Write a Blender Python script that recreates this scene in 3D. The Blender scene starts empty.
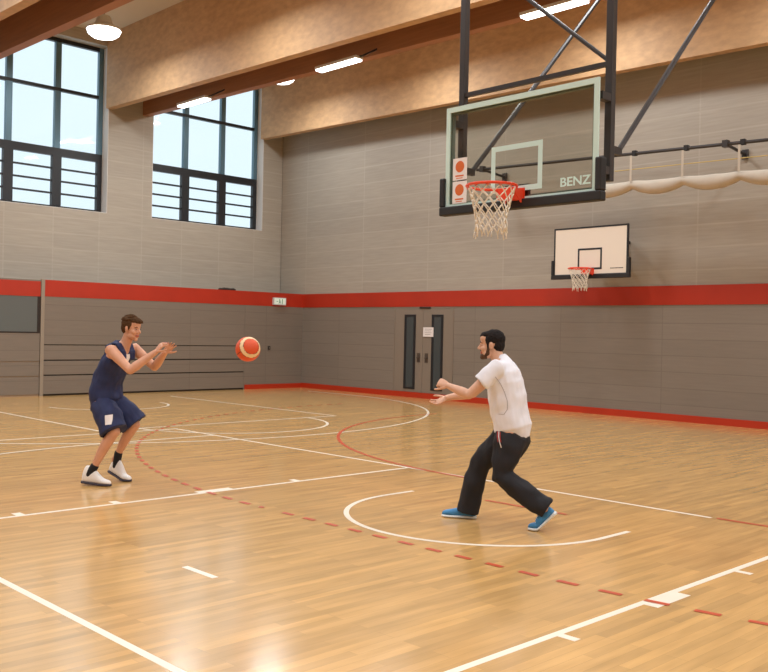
import bpy, bmesh, math, random
from mathutils import Vector, Matrix, noise
from mathutils.bvhtree import BVHTree
random.seed(7)
S = bpy.context.scene
C = S.collection
PI = math.pi

# ------------------------------------------------------------------ helpers
def lin(c):
    return tuple(((v/255)/12.92 if v/255 <= .04045 else ((v/255+.055)/1.055)**2.4) for v in c)

def mat(name, rgb, rough=.6, metal=0., spec=.5, vary=0., scale=6., stretch=(1,1,1), bump=0., coat=0., emit=0., emitc=None):
    m = bpy.data.materials.new(name); m.use_nodes = True
    nt = m.node_tree; b = nt.nodes['Principled BSDF']
    c = lin(rgb)
    b.inputs['Base Color'].default_value = (*c, 1)
    b.inputs['Roughness'].default_value = rough
    b.inputs['Metallic'].default_value = metal
    b.inputs['Specular IOR Level'].default_value = spec
    b.inputs['Coat Weight'].default_value = coat
    if emit:
        b.inputs['Emission Color'].default_value = (*(emitc or c), 1)
        b.inputs['Emission Strength'].default_value = emit
    if vary or bump:
        tc = nt.nodes.new('ShaderNodeTexCoord'); mp = nt.nodes.new('ShaderNodeMapping')
        mp.inputs['Scale'].default_value = stretch
        n = nt.nodes.new('ShaderNodeTexNoise'); n.inputs['Scale'].default_value = scale; n.inputs['Detail'].default_value = 4
        nt.links.new(tc.outputs['Object'], mp.inputs[0]); nt.links.new(mp.outputs[0], n.inputs['Vector'])
        if vary:
            r = nt.nodes.new('ShaderNodeValToRGB')
            r.color_ramp.elements[0].position = .3; r.color_ramp.elements[1].position = .7
            r.color_ramp.elements[0].color = (*[v*(1-vary) for v in c], 1)
            r.color_ramp.elements[1].color = (*[min(1, v*(1+vary)) for v in c], 1)
            nt.links.new(n.outputs['Fac'], r.inputs[0]); nt.links.new(r.outputs[0], b.inputs['Base Color'])
        if bump:
            bp = nt.nodes.new('ShaderNodeBump'); bp.inputs['Strength'].default_value = bump; bp.inputs['Distance'].default_value = .01
            nt.links.new(n.outputs['Fac'], bp.inputs['Height']); nt.links.new(bp.outputs[0], b.inputs['Normal'])
    return m

class MB:
    def __init__(s): s.v = []; s.f = []; s.m = []
    def add(s, vs, fs, mi=0):
        o = len(s.v); s.v += [tuple(v) for v in vs]; s.f += [tuple(i+o for i in f) for f in fs]; s.m += [mi]*len(fs); return s
    def box(s, x0, x1, y0, y1, z0, z1, mi=0):
        v = [(x, y, z) for z in (z0, z1) for y in (y0, y1) for x in (x0, x1)]
        return s.add(v, [(0,2,3,1),(4,5,7,6),(0,1,5,4),(2,6,7,3),(0,4,6,2),(1,3,7,5)], mi)
    def quad(s, pts, mi=0): return s.add(pts, [tuple(range(len(pts)))], mi)
    def loft(s, st, u=(0,1,0), n=20, cap=2, mi=0, p=2.0):
        # st: list of (centre, ru, rv); sections perpendicular to the path, ru along u, rv across
        P = [Vector(a[0]) for a in st]; u0 = Vector(u); rings = []
        for i, a in enumerate(st):
            t = (P[min(i+1, len(P)-1)] - P[max(i-1, 0)]).normalized()
            uu = (u0 - t*u0.dot(t)); uu = uu.normalized() if uu.length > 1e-4 else t.orthogonal().normalized()
            vv = t.cross(uu)
            rings.append((P[i], uu, vv, a[1], a[2], t))
        if cap:
            def caps(r, sgn):
                out = []; m = min(r[3], r[4])
                for k in range(1, cap+1):
                    ang = k/(cap+1)*PI/2
                    out.append((r[0]+r[5]*sgn*m*math.sin(ang)*.9, r[1], r[2], r[3]*math.cos(ang), r[4]*math.cos(ang), r[5]))
                return out
            rings = caps(rings[0], -1)[::-1] + rings + caps(rings[-1], 1)
        vs = []; e = 2.0/p
        for (c, uu, vv, a, b, t) in rings:
            for k in range(n):
                an = 2*PI*k/n; cs, sn = math.cos(an), math.sin(an)
                vs.append(c + uu*(a*math.copysign(abs(cs)**e, cs)) + vv*(b*math.copysign(abs(sn)**e, sn)))
        R = len(rings)
        fs = [(i*n+k, i*n+(k+1) % n, (i+1)*n+(k+1) % n, (i+1)*n+k) for i in range(R-1) for k in range(n)]
        fs += [tuple(range(n))[::-1], tuple((R-1)*n+k for k in range(n))]
        return s.add(vs, fs, mi)
    def tube(s, pts, r, n=8, mi=0, cap=0): return s.loft([(p, r, r) for p in pts], u=(.13, .21, .97) if abs((Vector(pts[-1])-Vector(pts[0])).normalized().z) < .9 else (1, .1, 0), n=n, cap=cap, mi=mi)
    def ell(s, c, r, n=20, m=12, M=None, mi=0):
        c = Vector(c); vs = [c+Vector((0, 0, r[2]))]
        for i in range(1, m):
            th = PI*i/m
            for k in range(n):
                ph = 2*PI*k/n; vs.append(c+Vector((r[0]*math.sin(th)*math.cos(ph), r[1]*math.sin(th)*math.sin(ph), r[2]*math.cos(th))))
        vs.append(c-Vector((0, 0, r[2]))); L = len(vs)-1
        fs = [(0, 1+k, 1+(k+1) % n) for k in range(n)]
        fs += [(1+i*n+k, 1+(i+1)*n+k, 1+(i+1)*n+(k+1) % n, 1+i*n+(k+1) % n) for i in range(m-2) for k in range(n)]
        fs += [(L, 1+(m-2)*n+(k+1) % n, 1+(m-2)*n+k) for k in range(n)]
        if M is not None: vs = [M @ v for v in vs]
        return s.add(vs, fs, mi)
    def xf(s, M, start=0):
        for i in range(start, len(s.v)): s.v[i] = tuple(M @ Vector(s.v[i]))
        return s
    def build(s, name, m, parent=None, smooth=False, bevel=0., loc=None):
        me = bpy.data.meshes.new(name)
        me.from_pydata(s.v, [], s.f)
        for x in (m if isinstance(m, (list, tuple)) else [m]): me.materials.append(x)
        me.polygons.foreach_set('material_index', s.m)
        me.polygons.foreach_set('use_smooth', [smooth]*len(s.f))
        me.validate(); me.update()
        bm = bmesh.new(); bm.from_mesh(me); bmesh.ops.recalc_face_normals(bm, faces=bm.faces); bm.to_mesh(me); bm.free()
        o = bpy.data.objects.new(name, me); C.objects.link(o)
        if parent: o.parent = parent
        if loc: o.location = loc
        if bevel:
            b = o.modifiers.new('bevel', 'BEVEL'); b.width = bevel; b.segments = 2; b.limit_method = 'ANGLE'
        return o

def voxel(o, size, smooth=4, noise_amp=0., noise_scale=8.):
    """union the overlapping closed pieces of o into one continuous skin"""
    r = o.modifiers.new('r', 'REMESH'); r.mode = 'VOXEL'; r.voxel_size = size
    s = o.modifiers.new('s', 'SMOOTH'); s.factor = .5; s.iterations = smooth
    dg = bpy.context.evaluated_depsgraph_get()
    me = bpy.data.meshes.new_from_object(o.evaluated_get(dg))
    mats = [m for m in o.data.materials]
    o.modifiers.clear(); o.data = me
    me.materials.clear()
    for m in mats: me.materials.append(m)
    me.polygons.foreach_set('use_smooth', [True]*len(me.polygons))
    if noise_amp:
        nn = [v.normal.copy() for v in me.vertices]
        for v, q in zip(me.vertices, nn):
            c = v.co*noise_scale
            v.co += q*noise_amp*(noise.noise(c) + .5*noise.noise(Vector((c.x*2.3, c.y*2.3, c.z*1.2))))
    me.update()
    return o

def tag(o, label=None, cat=None, group=None, kind=None):
    if label: o['label'] = label
    if cat: o['category'] = cat
    if group: o['group'] = group
    if kind: o['kind'] = kind
    return o
def empty(name, loc=(0, 0, 0), rz=0.):
    o = bpy.data.objects.new(name, None); C.objects.link(o); o.location = loc; o.rotation_euler = (0, 0, rz); o.empty_display_size = .1
    return o
def copy_tree(o, parent=None):
    c = o.copy(); C.objects.link(c)
    if parent: c.parent = parent
    for ch in list(o.children): copy_tree(ch, c)
    return c

# ------------------------------------------------------------------ materials
def panel_mat(name, axis, rgb, seam, row, width, phase, zph, mortar=.012, vary=.05, rough=.5, smooth=.3, wave=.03):
    """board-clad wall: rows of panels, seam lines between them"""
    m = bpy.data.materials.new(name); m.use_nodes = True; nt = m.node_tree; b = nt.nodes['Principled BSDF']
    N = nt.nodes.new; L = nt.links.new
    tc = N('ShaderNodeTexCoord'); sp = N('ShaderNodeSeparateXYZ'); L(tc.outputs['Object'], sp.inputs[0])
    a = N('ShaderNodeMath'); a.operation = 'ADD'; a.inputs[1].default_value = phase; L(sp.outputs[axis], a.inputs[0])
    z = N('ShaderNodeMath'); z.operation = 'ADD'; z.inputs[1].default_value = zph; L(sp.outputs[2], z.inputs[0])
    cb = N('ShaderNodeCombineXYZ'); L(a.outputs[0], cb.inputs[0]); L(z.outputs[0], cb.inputs[1])
    br = N('ShaderNodeTexBrick'); br.offset = 0; br.squash = 1
    c = lin(rgb)
    br.inputs['Color1'].default_value = (*[v*(1-vary) for v in c], 1); br.inputs['Color2'].default_value = (*[v*(1+vary) for v in c], 1)
    br.inputs['Mortar'].default_value = (*lin(seam), 1)
    br.inputs['Scale'].default_value = 1; br.inputs['Mortar Size'].default_value = mortar; br.inputs['Mortar Smooth'].default_value = smooth
    br.inputs['Brick Width'].default_value = width; br.inputs['Row Height'].default_value = row
    L(cb.outputs[0], br.inputs['Vector'])
    # fine perforation-like grain
    n = N('ShaderNodeTexNoise'); mp = N('ShaderNodeMapping'); mp.inputs['Scale'].default_value = (.6, .6, 9)
    L(tc.outputs['Object'], mp.inputs[0]); L(mp.outputs[0], n.inputs['Vector']); n.inputs['Scale'].default_value = 3; n.inputs['Detail'].default_value = 3
    mr = N('ShaderNodeMapRange'); mr.inputs[1].default_value = .3; mr.inputs[2].default_value = .7; mr.inputs[3].default_value = 1-wave*2; mr.inputs[4].default_value = 1+wave*2
    L(n.outputs['Fac'], mr.inputs[0])
    mx = N('ShaderNodeMix'); mx.data_type = 'RGBA'; mx.blend_type = 'MULTIPLY'; mx.inputs[0].default_value = 1
    L(br.outputs['Color'], mx.inputs[6]); L(mr.outputs[0], mx.inputs[7]); L(mx.outputs[2], b.inputs['Base Color'])
    b.inputs['Roughness'].default_value = rough
    return m

def floor_mat():
    m = bpy.data.materials.new('parquet'); m.use_nodes = True; nt = m.node_tree; b = nt.nodes['Principled BSDF']
    N = nt.nodes.new; L = nt.links.new
    tc = N('ShaderNodeTexCoord'); sp = N('ShaderNodeSeparateXYZ'); L(tc.outputs['Object'], sp.inputs[0])
    cb = N('ShaderNodeCombineXYZ'); L(sp.outputs[1], cb.inputs[0]); L(sp.outputs[0], cb.inputs[1])
    br = N('ShaderNodeTexBrick'); br.offset = .37; br.offset_frequency = 3
    A = lin(FLOOR)
    br.inputs['Color1'].default_value = (*[v*.86 for v in A], 1); br.inputs['Color2'].default_value = (A[0]*1.12, A[1]*1.1, A[2]*1.06, 1)
    br.inputs['Mortar'].default_value = (*[v*.7 for v in A], 1)
    br.inputs['Scale'].default_value = 1; br.inputs['Mortar Size'].default_value = .0012; br.inputs['Mortar Smooth'].default_value = .5
    br.inputs['Brick Width'].default_value = .9; br.inputs['Row Height'].default_value = .07; br.inputs['Bias'].default_value = 0
    L(cb.outputs[0], br.inputs['Vector'])
    mp = N('ShaderNodeMapping'); mp.inputs['Scale'].default_value = (6, .7, 1); L(tc.outputs['Object'], mp.inputs[0])
    n = N('ShaderNodeTexNoise'); n.inputs['Scale'].default_value = 2.2; n.inputs['Detail'].default_value = 5; L(mp.outputs[0], n.inputs['Vector'])
    mr = N('ShaderNodeMapRange'); mr.inputs[1].default_value = .3; mr.inputs[2].default_value = .7; mr.inputs[3].default_value = .86; mr.inputs[4].default_value = 1.1
    L(n.outputs['Fac'], mr.inputs[0])
    mx = N('ShaderNodeMix'); mx.data_type = 'RGBA'; mx.blend_type = 'MULTIPLY'; mx.inputs[0].default_value = 1
    L(br.outputs['Color'], mx.inputs[6]); L(mr.outputs[0], mx.inputs[7]); L(mx.outputs[2], b.inputs['Base Color'])
    r2 = N('ShaderNodeMapRange'); r2.inputs[3].default_value = .15; r2.inputs[4].default_value = .24; L(n.outputs['Fac'], r2.inputs[0]); L(r2.outputs[0], b.inputs['Roughness'])
    b.inputs['Specular IOR Level'].default_value = .8; b.inputs['Coat Weight'].default_value = .2; b.inputs['Coat Roughness'].default_value = .12
    return m

def glass_mat(name, tint, base=.035, rough=.02):
    m = bpy.data.materials.new(name); m.use_nodes = True; nt = m.node_tree; nt.nodes.clear()
    N = nt.nodes.new; L = nt.links.new
    t = N('ShaderNodeBsdfTransparent'); t.inputs[0].default_value = (*tint, 1)
    g = N('ShaderNodeBsdfGlossy'); g.inputs['Roughness'].default_value = rough
    lw = N('ShaderNodeLayerWeight'); lw.inputs[0].default_value = .5
    pw = N('ShaderNodeMath'); pw.operation = 'POWER'; pw.inputs[1].default_value = 5; L(lw.outputs['Facing'], pw.inputs[0])
    fr = N('ShaderNodeMath'); fr.operation = 'MULTIPLY_ADD'; fr.inputs[1].default_value = .6; fr.inputs[2].default_value = base; L(pw.outputs[0], fr.inputs[0])
    mx = N('ShaderNodeMixShader'); o = N('ShaderNodeOutputMaterial')
    L(fr.outputs[0], mx.inputs[0]); L(t.outputs[0], mx.inputs[1]); L(g.outputs[0], mx.inputs[2]); L(mx.outputs[0], o.inputs[0])
    return m

FLOOR = (206, 162, 101)
M = {}
M['floor'] = floor_mat()
M['wallA'] = panel_mat('pale_wood_panels_left', 1, (170, 160, 146), (176, 166, 152), .40, 1.23, 20.57, 0, mortar=.018, vary=.03, rough=.55)
M['wallB'] = panel_mat('pale_wood_panels_right', 0, (167, 157, 144), (175, 165, 152), .45, 2.45, 18.72+24.5, .1, mortar=.018, vary=.035, rough=.5)
M['lowB'] = panel_mat('grey_impact_panels_right', 0, (133, 122, 111), (123, 112, 101), .33, 2.5, 12.13+25, 0, mortar=.010, vary=.035, rough=.5, wave=.02)
M['lowA'] = panel_mat('grey_impact_panels_left', 1, (127, 115, 103), (114, 102, 91), .36, 4., 20, 0, mortar=.008, vary=.03, rough=.5, wave=.02)
M['plain'] = mat('plain_wall', (176, 160, 141), .7)
M['red'] = mat('red_band', (176, 42, 12), .55, vary=.06, scale=2)
M['redbase'] = mat('red_baseboard', (186, 48, 16), .45)
M['wood'] = mat('glulam_wood', (188, 150, 110), .65, vary=.13, scale=5, stretch=(1, 1, 2.0))
M['wood_shaded'] = mat('laminated_wood_in_shade', (160, 108, 72), .6, vary=.12, scale=3, stretch=(.3, 1, 6))  # second beam of each pair: its shade is put into the darker brown
M['ceil'] = mat('ceiling_board', (205, 190, 168), .8)
M['dark'] = mat('dark_frame_paint', (31, 32, 36), .45)
M['flareblue'] = mat('aluminium_flare_tint', (92, 122, 138), .4, metal=.3)  # grey metal; the bluish lightening of window flare is put into its colour
M['pane'] = glass_mat('window_glass', (1., 1., 1.), .012)
M['reveal'] = mat('window_reveal_board', (214, 210, 206), .6)
M['black'] = mat('black_rubber', (30, 27, 27), .6)
M['mast'] = mat('dark_steel_paint', (62, 58, 58), .45, metal=.2)
M['mint'] = mat('pale_mint_paint', (206, 232, 226), .5)
M['bglass'] = glass_mat('backboard_glass', (.86, .86, .82))
M['rim'] = mat('orange_rim_paint', (232, 66, 30), .4)
M['net'] = mat('white_net_cord', (232, 222, 206), .8)
M['card'] = mat('white_card', (236, 228, 226), .6)
M['orange'] = mat('orange_print', (214, 104, 40), .6)
M['white'] = mat('white_board', (236, 222, 206), .5)
M['cloth'] = mat('cream_cloth', (198, 187, 172), .85, vary=.04)
M['yellow'] = mat('yellow_cord', (200, 176, 110), .7)
M['lwhite'] = mat('white_court_paint', (238, 226, 208), .32)
M['lred'] = mat('red_court_paint', (194, 76, 44), .32)
M['darkglass'] = mat('dark_glazing', (104, 108, 106), .12, spec=.6)
M['slit'] = mat('dark_door_glass', (70, 76, 78), .1, spec=.7)
M['gap'] = mat('dark_gap', (46, 36, 30), .8)
M['grey'] = mat('grey_metal', (120, 112, 104), .4, metal=.4)
M['lamp'] = mat('lamp_diffuser', (255, 250, 240), .5, emit=6, emitc=(1, .98, .94))
M['housing'] = mat('lamp_housing', (210, 208, 204), .5)
M['skinA'] = mat('skin_light', (208, 152, 122), .5, vary=.05, scale=14)
M['skinB'] = mat('skin_light_tan', (214, 166, 138), .5, vary=.05, scale=14)
M['lip'] = mat('lips', (176, 96, 82), .45)
M['navy'] = mat('navy_jersey', (31, 40, 80), .75, vary=.15, scale=10, bump=.15)
M['tee'] = mat('white_tee', (233, 232, 240), .85, vary=.02, scale=6, bump=.15)
M['pants'] = mat('black_trousers', (27, 25, 30), .8, vary=.2, scale=6, bump=.2)
M['hairA'] = mat('brown_hair', (78, 54, 34), .95, spec=.15, vary=.3, scale=40, stretch=(.3, 1, 1), bump=.6)
M['hairB'] = mat('black_hair', (27, 21, 20), .8, spec=.25, vary=.3, scale=40, stretch=(.3, 1, 1), bump=.5)
M['beard'] = mat('brown_beard', (82, 54, 34), .8, vary=.3, scale=60, bump=.6)
M['sock'] = mat('black_sock', (24, 22, 26), .9)
M['shoeW'] = mat('white_shoe_leather', (232, 226, 222), .5, vary=.03)
M['soleD'] = mat('dark_plum_sole', (52, 42, 54), .6)
M['shoeB'] = mat('blue_shoe_mesh', (58, 128, 178), .6, vary=.15, scale=30)
M['soleW'] = mat('white_sole', (230, 232, 230), .5)
M['eye'] = mat('eye_white', (196, 178, 168), .5)
M['iris'] = mat('iris', (50, 36, 26), .2)
M['green'] = mat('green_print', (60, 150, 110), .5)
M['exit'] = mat('exit_sign_face', (226, 236, 222), .4, emit=.15, emitc=(.8, 1, .85))
M['stripe'] = mat('red_stripe', (178, 52, 44), .7)
M['seam'] = mat('grey_piping', (168, 162, 168), .8)

# ------------------------------------------------------------------ room
XA, XL, YB = -22.37, -21.25, 17.33       # upper left wall, lower left impact wall, right wall
XR, YN, ZC = 9.8, -9.6, 9.25             # unseen side, wall behind the camera, ceiling
SILL, WTOP = 4.62, 8.95
WIN = [12.92-5*k for k in range(5)]      # window openings, each 3.70 wide

floor = MB().box(XA-.5, XR, YN, YB+.5, -.2, 0).build('floor', M['floor']); tag(floor, kind='structure')
ceil = MB().box(XA-.5, XR+.2, YN-.2, YB+.5, ZC, ZC+.15).build('ceiling', M['ceil']); tag(ceil, kind='structure')
w = MB()
w.box(XA-.5, XA, YN, YB, 0, SILL); w.box(XA-.5, XA, YN, YB, WTOP, ZC)
ys = sorted(WIN); edges = [YN] + [v for y in ys for v in (y, y+3.7)] + [YB]
for i in range(0, len(edges), 2): w.box(XA-.5, XA, edges[i], edges[i+1], SILL, WTOP)
wl = w.build('wall_left', M['wallA']); tag(wl, kind='structure')
wr = MB().box(XA-.5, XR, YB+.02, YB+.5, 0, ZC).build('wall_right', M['wallB']); tag(wr, kind='structure')
wn = MB().box(XA-.5, XR, YN-.2, YN, 0, ZC).build('wall_near', M['plain']); tag(wn, kind='structure')
wf = MB().box(XR, XR+.2, YN-.2, YB+.5, 0, ZC).build('wall_far', M['plain']); tag(wf, kind='structure')
# lower impact wall on the left: a deep box whose top makes a ledge
li = MB(); li.box(XA+.002, XL, 15.26, YB+.019, .0, 2.36)
li.box(XA+.002, XL-.05, YN+.002, 15.26, .0, 2.36); li.box(XA+.002, XL-.004, YN+.002, YB+.019, 2.36, 2.735)
lo = li.build('wall_lower_left', M['lowA']); tag(lo, kind='structure')
lr = MB().box(XL, XR-.002, YB-.0, YB+.02, 0, 2.36).build('wall_lower_right', M['lowB']); tag(lr, kind='structure')
tag(MB().box(XL-.004, XL+.006, 9.5, YB, 2.355, 2.745).build('trim_1', M['red']), kind='structure')
tag(MB().box(XL-.004, XL+.004, YN+.01, 9.40, 2.345, 2.70).build('trim_2', M['red']), kind='structure')
tag(MB().box(XL+.007, XR-.002, YB-.012, YB+.02, 2.355, 2.745).build('trim_3', M['red']), kind='structure')
tag(MB().box(XL+.001, XL+.03, 15.28, YB-.016, .0, .13).build('baseboard_left', M['redbase']), kind='structure')
tag(MB().box(XL+.001, XR-.002, YB-.03, YB-.001, .0, .14).build('baseboard_right', M['redbase']), kind='structure')
tag(MB().box(XL-.05, XL+.02, 9.41, 9.495, .0, 2.75).build('trim_4', mat('post_paint', (150, 136, 120), .6)), kind='structure')

# storage gates in the lower left wall
g2 = empty('door_2', (XL, 9.5, 0)); tag(g2, kind='structure')
zs = [.045, .475, .505, .83, .86, 1.20, 1.222, 2.354]
for a, b in zip(zs[::2], zs[1::2]):
    MB().box(-.048, .0, .004, 5.755, a, b).build('gate_panel', M['lowA'], g2)
MB().box(-.049, -.03, .0, 5.76, .0, 2.354).build('gate_backing', M['gap'], g2)
g3 = empty('door_3', (XL, -9.0, 0)); tag(g3, kind='structure')
M['lowA2'] = mat('lighter_gate_seam', (168, 142, 116), .6)
for a, b in [(.045, .455), (.48, .80), (.825, 1.48)]:
    MB().box(-.048, .0, .0, 18.40, a, b).build('gate_panel', M['lowA'], g3)
MB().box(-.049, -.02, .0, 18.4, .0, 1.48).build('gate_backing', M['lowA2'], g3)
gf = MB(); gf.box(-.048, -.004, 0, 18.4, 1.50, 2.344); gf.build('gate_glazing', M['darkglass'], g3)
MB().box(-.046, .004, 18.33, 18.4, 1.48, 2.344).build('glazing_edge', M['gap'], g3)
MB().box(-.046, .004, .0, 18.33, 1.48, 1.515).build('glazing_sill', M['gap'], g3)

# windows of the left wall
def window(i, y0):
    root = empty('window_%d' % i, (XA-.36, y0, SILL)); tag(root, kind='structure')
    H, Wd, t = WTOP-SILL, 3.7, 1.55                    # t = top of the dark lower casements
    f = MB()
    f.box(-.06, .04, 0, Wd, 0, .09); f.box(-.06, .06, 0, Wd, t-.20, t)
    for y in (0, Wd-.14): f.box(-.06, .06, y, y+.14, .09, t-.2)
    for k in (1, 2): f.box(-.06, .06, Wd*k/3-.12, Wd*k/3+.12, .09, t-.2)
    f.build('window_frame', M['dark'], root)
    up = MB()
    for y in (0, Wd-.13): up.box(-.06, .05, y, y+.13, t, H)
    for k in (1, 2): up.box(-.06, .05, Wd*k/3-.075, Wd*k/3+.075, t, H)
    up.build('mullion', M['flareblue'], root)
    tr = MB(); tr.box(-.05, .055, .13, Wd-.13, 3.0, 3.08); tr.box(-.05, .055, .13, Wd-.13, H-.1, H)
    tr.build('transom', M['dark'], root)
    for k in range(3):
        a = Wd*k/3+(.14 if k == 0 else .12); b = Wd*(k+1)/3-(.14 if k == 2 else .12)
        lv = MB()
        for j in range(1, 4):
            z = .09+(t-.29)*j/4; lv.box(-.03, .03, a, b, z-.022, z+.022)
        lv.build('guard_rail', M['dark'], root)
    p = MB(); p.box(-.012, -.004, .02, Wd-.02, .03, H-.03); p.build('pane', M['pane'], root)
    rv = MB(); rv.box(.06, .359, -.0, .012, .0, H); rv.box(.06, .359, Wd-.012, Wd, 0, H); rv.box(.04, .359, .012, Wd-.012, 0, .012)
    rv.build('window_reveal', M['reveal'], root)
for i, y in enumerate(WIN): window(i+1, y)

# twin roof beams over each window pier
def beam(y, m, n):
    z = lambda x: 7.335-.02*(x-XA)
    b = MB(); v = []
    for yy in (y, y+.2):
        v += [(XA+.002, yy, z(XA)), (XR-.002, yy, z(XR)), (XR-.002, yy, ZC-.002), (XA+.002, yy, ZC-.002)]
    b.add(v, [(0,1,2,3),(7,6,5,4),(0,4,5,1),(1,5,6,2),(2,6,7,3),(3,7,4,0)])
    tag(b.build('trim_%d' % n, m), kind='structure')
n = 5
for y0 in (16.5, 11.54, 6.54, 1.54, -3.46, -8.46):
    beam(y0, M['wood'], n); n += 1
    if y0 < 16: beam(y0+1.06, M['wood_shaded'], n); n += 1

# ------------------------------------------------------------------ court lines (painted on the floor)
def strip(name, polys, m, z):
    b = MB()
    for k, p in enumerate(polys): b.quad([(x, y, .00003*(k % 7)) for x, y in p])
    o = b.build(name, m, floor); o.location.z = z
    for p in o.data.polygons:
        if p.normal.z < 0: p.flip()
    return o
def seg(x0, y0, x1, y1, w=.05):
    d = Vector((x1-x0, y1-y0)).normalized(); n_ = Vector((-d.y, d.x))*w/2
    return [(x0+n_.x, y0+n_.y), (x1+n_.x, y1+n_.y), (x1-n_.x, y1-n_.y), (x0-n_.x, y0-n_.y)]
def arc(cx, cy, r, a0, a1, w=.05, step=3, dash=None):
    out = []; a0, a1 = math.radians(a0), math.radians(a1)
    if dash:
        L = 2*dash/r; k = a0
        while k < a1:
            e = min(k+dash/r, a1)
            out.append([(cx+(r+w/2)*math.cos(t), cy+(r+w/2)*math.sin(t)) for t in (k, (k+e)/2, e)] + [(cx+(r-w/2)*math.cos(t), cy+(r-w/2)*math.sin(t)) for t in (e, (k+e)/2, k)])
            k += L
        return out
    N = max(2, int(math.degrees(a1-a0)/step))
    for i in range(N):
        s, e = a0+(a1-a0)*i/N, a0+(a1-a0)*(i+1)/N
        out.append([(cx+(r+w/2)*math.cos(s), cy+(r+w/2)*math.sin(s)), (cx+(r+w/2)*math.cos(e), cy+(r+w/2)*math.sin(e)), (cx+(r-w/2)*math.cos(e), cy+(r-w/2)*math.sin(e)), (cx+(r-w/2)*math.cos(s), cy+(r-w/2)*math.sin(s))])
    return out
BX, BY = -5.50, 8.27      # baseline of the near key
K = [seg(-13.42, BY, -4.05, BY), seg(-13.40, BY, -13.40, -9.4),
     seg(BX-2.5, BY, BX-2.5, 2.45), seg(BX+2.48, BY, BX+2.48, 2.45), seg(-7.3-.75, 2.45, -2.95, 2.45), seg(-5.60, 3.55, -5.22, 3.55)]
for y in (3.41, 4.34, 6.52):
    K.append([(BX-2.5, y-.04), (BX-2.5-.14, y-.04), (BX-2.5-.14, y+.04), (BX-2.5, y+.04)])
    K.append([(BX+2.48, y-.03), (BX+2.48+.14, y-.03), (BX+2.48+.14, y+.03), (BX+2.48, y+.03)])
K.append([(BX-2.5, 5.24), (BX-2.62, 5.24), (BX-2.62, 5.66), (BX-2.5, 5.66)])
K.append([(BX+2.48, 5.24), (BX+2.6, 5.24), (BX+2.6, 5.66), (BX+2.48, 5.66)])
strip('key_line', K, M['lwhite'], .0004)
strip('free_throw_arc', arc(BX, 2.45, 1.8, 180, 360), M['lwhite'], .0007)
strip('no_charge_arc', arc(BX, 6.70, 1.28, 180, 360)+[seg(BX-1.28, 6.70, BX-1.28, 7.08), seg(BX+1.28, 6.70, BX+1.28, 7.10)], M['lwhite'], .0010)
strip('three_point_line', arc(BX, 6.70, 6.75, 180, 360)+[seg(-12.25, 6.7, -12.25, BY)], M['lwhite'], .0013)
# cross court towards the left wall
CX, CY = -18.30, 9.60
strip('cross_court_key', [seg(-19.9, 7.08, -13.75, 7.08), seg(-19.9, 12.12, -13.75, 12.12), seg(-13.78, 7.08, -13.78, 12.12)]
      + arc(-13.85, 9.6, 1.80, -90, 90), M['lwhite'], .0016)
strip('cross_court_no_charge_arc', arc(CX, CY, 1.28, -90, 90), M['lwhite'], .0019)
strip('cross_court_three_point_line', arc(CX, CY, 6.86, -90, 90)+[seg(-19.9, CY-6.86, CX, CY-6.86), seg(-19.9, CY+6.86, CX, CY+6.86)], M['lwhite'], .0022)
# handball lines in red
strip('goal_area_line', arc(-7.0, 14.28, 6.05, 180, 270)+arc(-4.0, 14.28, 6.0, 270, 360)+[seg(-5.95, 7.27, -5.0, 7.30, .045)], M['lred'], .0025)
strip('free_throw_dashes', arc(-7.0, 14.28, 9.0, 180, 270, .05, dash=.16)
      + [seg(-7.0+.30*k, 5.28, -7.0+.30*k+.15, 5.28) for k in range(1, 10)] + arc(-4., 14.28, 9.0, 270, 345, .05, dash=.16), M['lred'], .0028)

# ------------------------------------------------------------------ double door in the right wall
d1 = empty('door_1', (-16.36, YB, 0)); tag(d1, kind='structure')
M['leaf'] = mat('door_leaf_paint', (136, 123, 110), .5, vary=.02, scale=2)
for s, x0, x1 in ((-1, -1.02, -.006), (1, .006, 1.0)):
    leaf = MB().box(x0, x1, -.008, -.001, .145, 2.30).build('door_leaf', M['leaf'], d1)
    a = -.66 if s < 0 else .31; b = -.26 if s < 0 else .70
    fr = MB(); fr.box(a, b, -.022, -.008, .22, .27); fr.box(a, b, -.022, -.008, 2.10, 2.15)
    fr.box(a, a+.07, -.022, -.008, .27, 2.10); fr.box(b-.07, b, -.022, -.008, .27, 2.10)
    fr.build('vision_panel_frame', M['dark'], leaf)
    MB().box(a+.07, b-.07, -.014, -.009, .27, 2.10).build('vision_panel', M['slit'], leaf)
    c = s*.14+.0
    h = MB(); h.box(c-.055, c+.055, -.016, -.008, .92, 1.16); h.box(c-.04, c+.04, -.05, -.016, 1.02, 1.05)
    h.build('door_handle', mat('handle_metal', (98, 88, 80), .4, metal=.5), leaf)
fm = MB(); fm.box(-1.06, -1.025, -.012, -.0012, .14, 2.34); fm.box(1.005, 1.04, -.012, -.0012, .14, 2.34); fm.box(-1.025, 1.005, -.012, -.0012, 2.305, 2.34)
fm.build('door_frame', M['leaf'], d1)
MB().box(-.12, .26, -.03, -.012, 2.31, 2.34).build('door_closer', M['gap'], d1)
nt_ = MB().box(0, .36, -.003, 0, 0, .24).build('paper_notice', M['card']); nt_.location = (-16.34, YB-.023, 1.585)
tag(nt_, 'white paper notice taped to the grey double door', 'notice')
ln = MB()
for k in range(4): ln.box(.06, .30-.04*(k % 2), -.004, -.003, .19-.045*k, .197-.045*k)
ln.build('printed_line', M['grey'], nt_)

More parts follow.
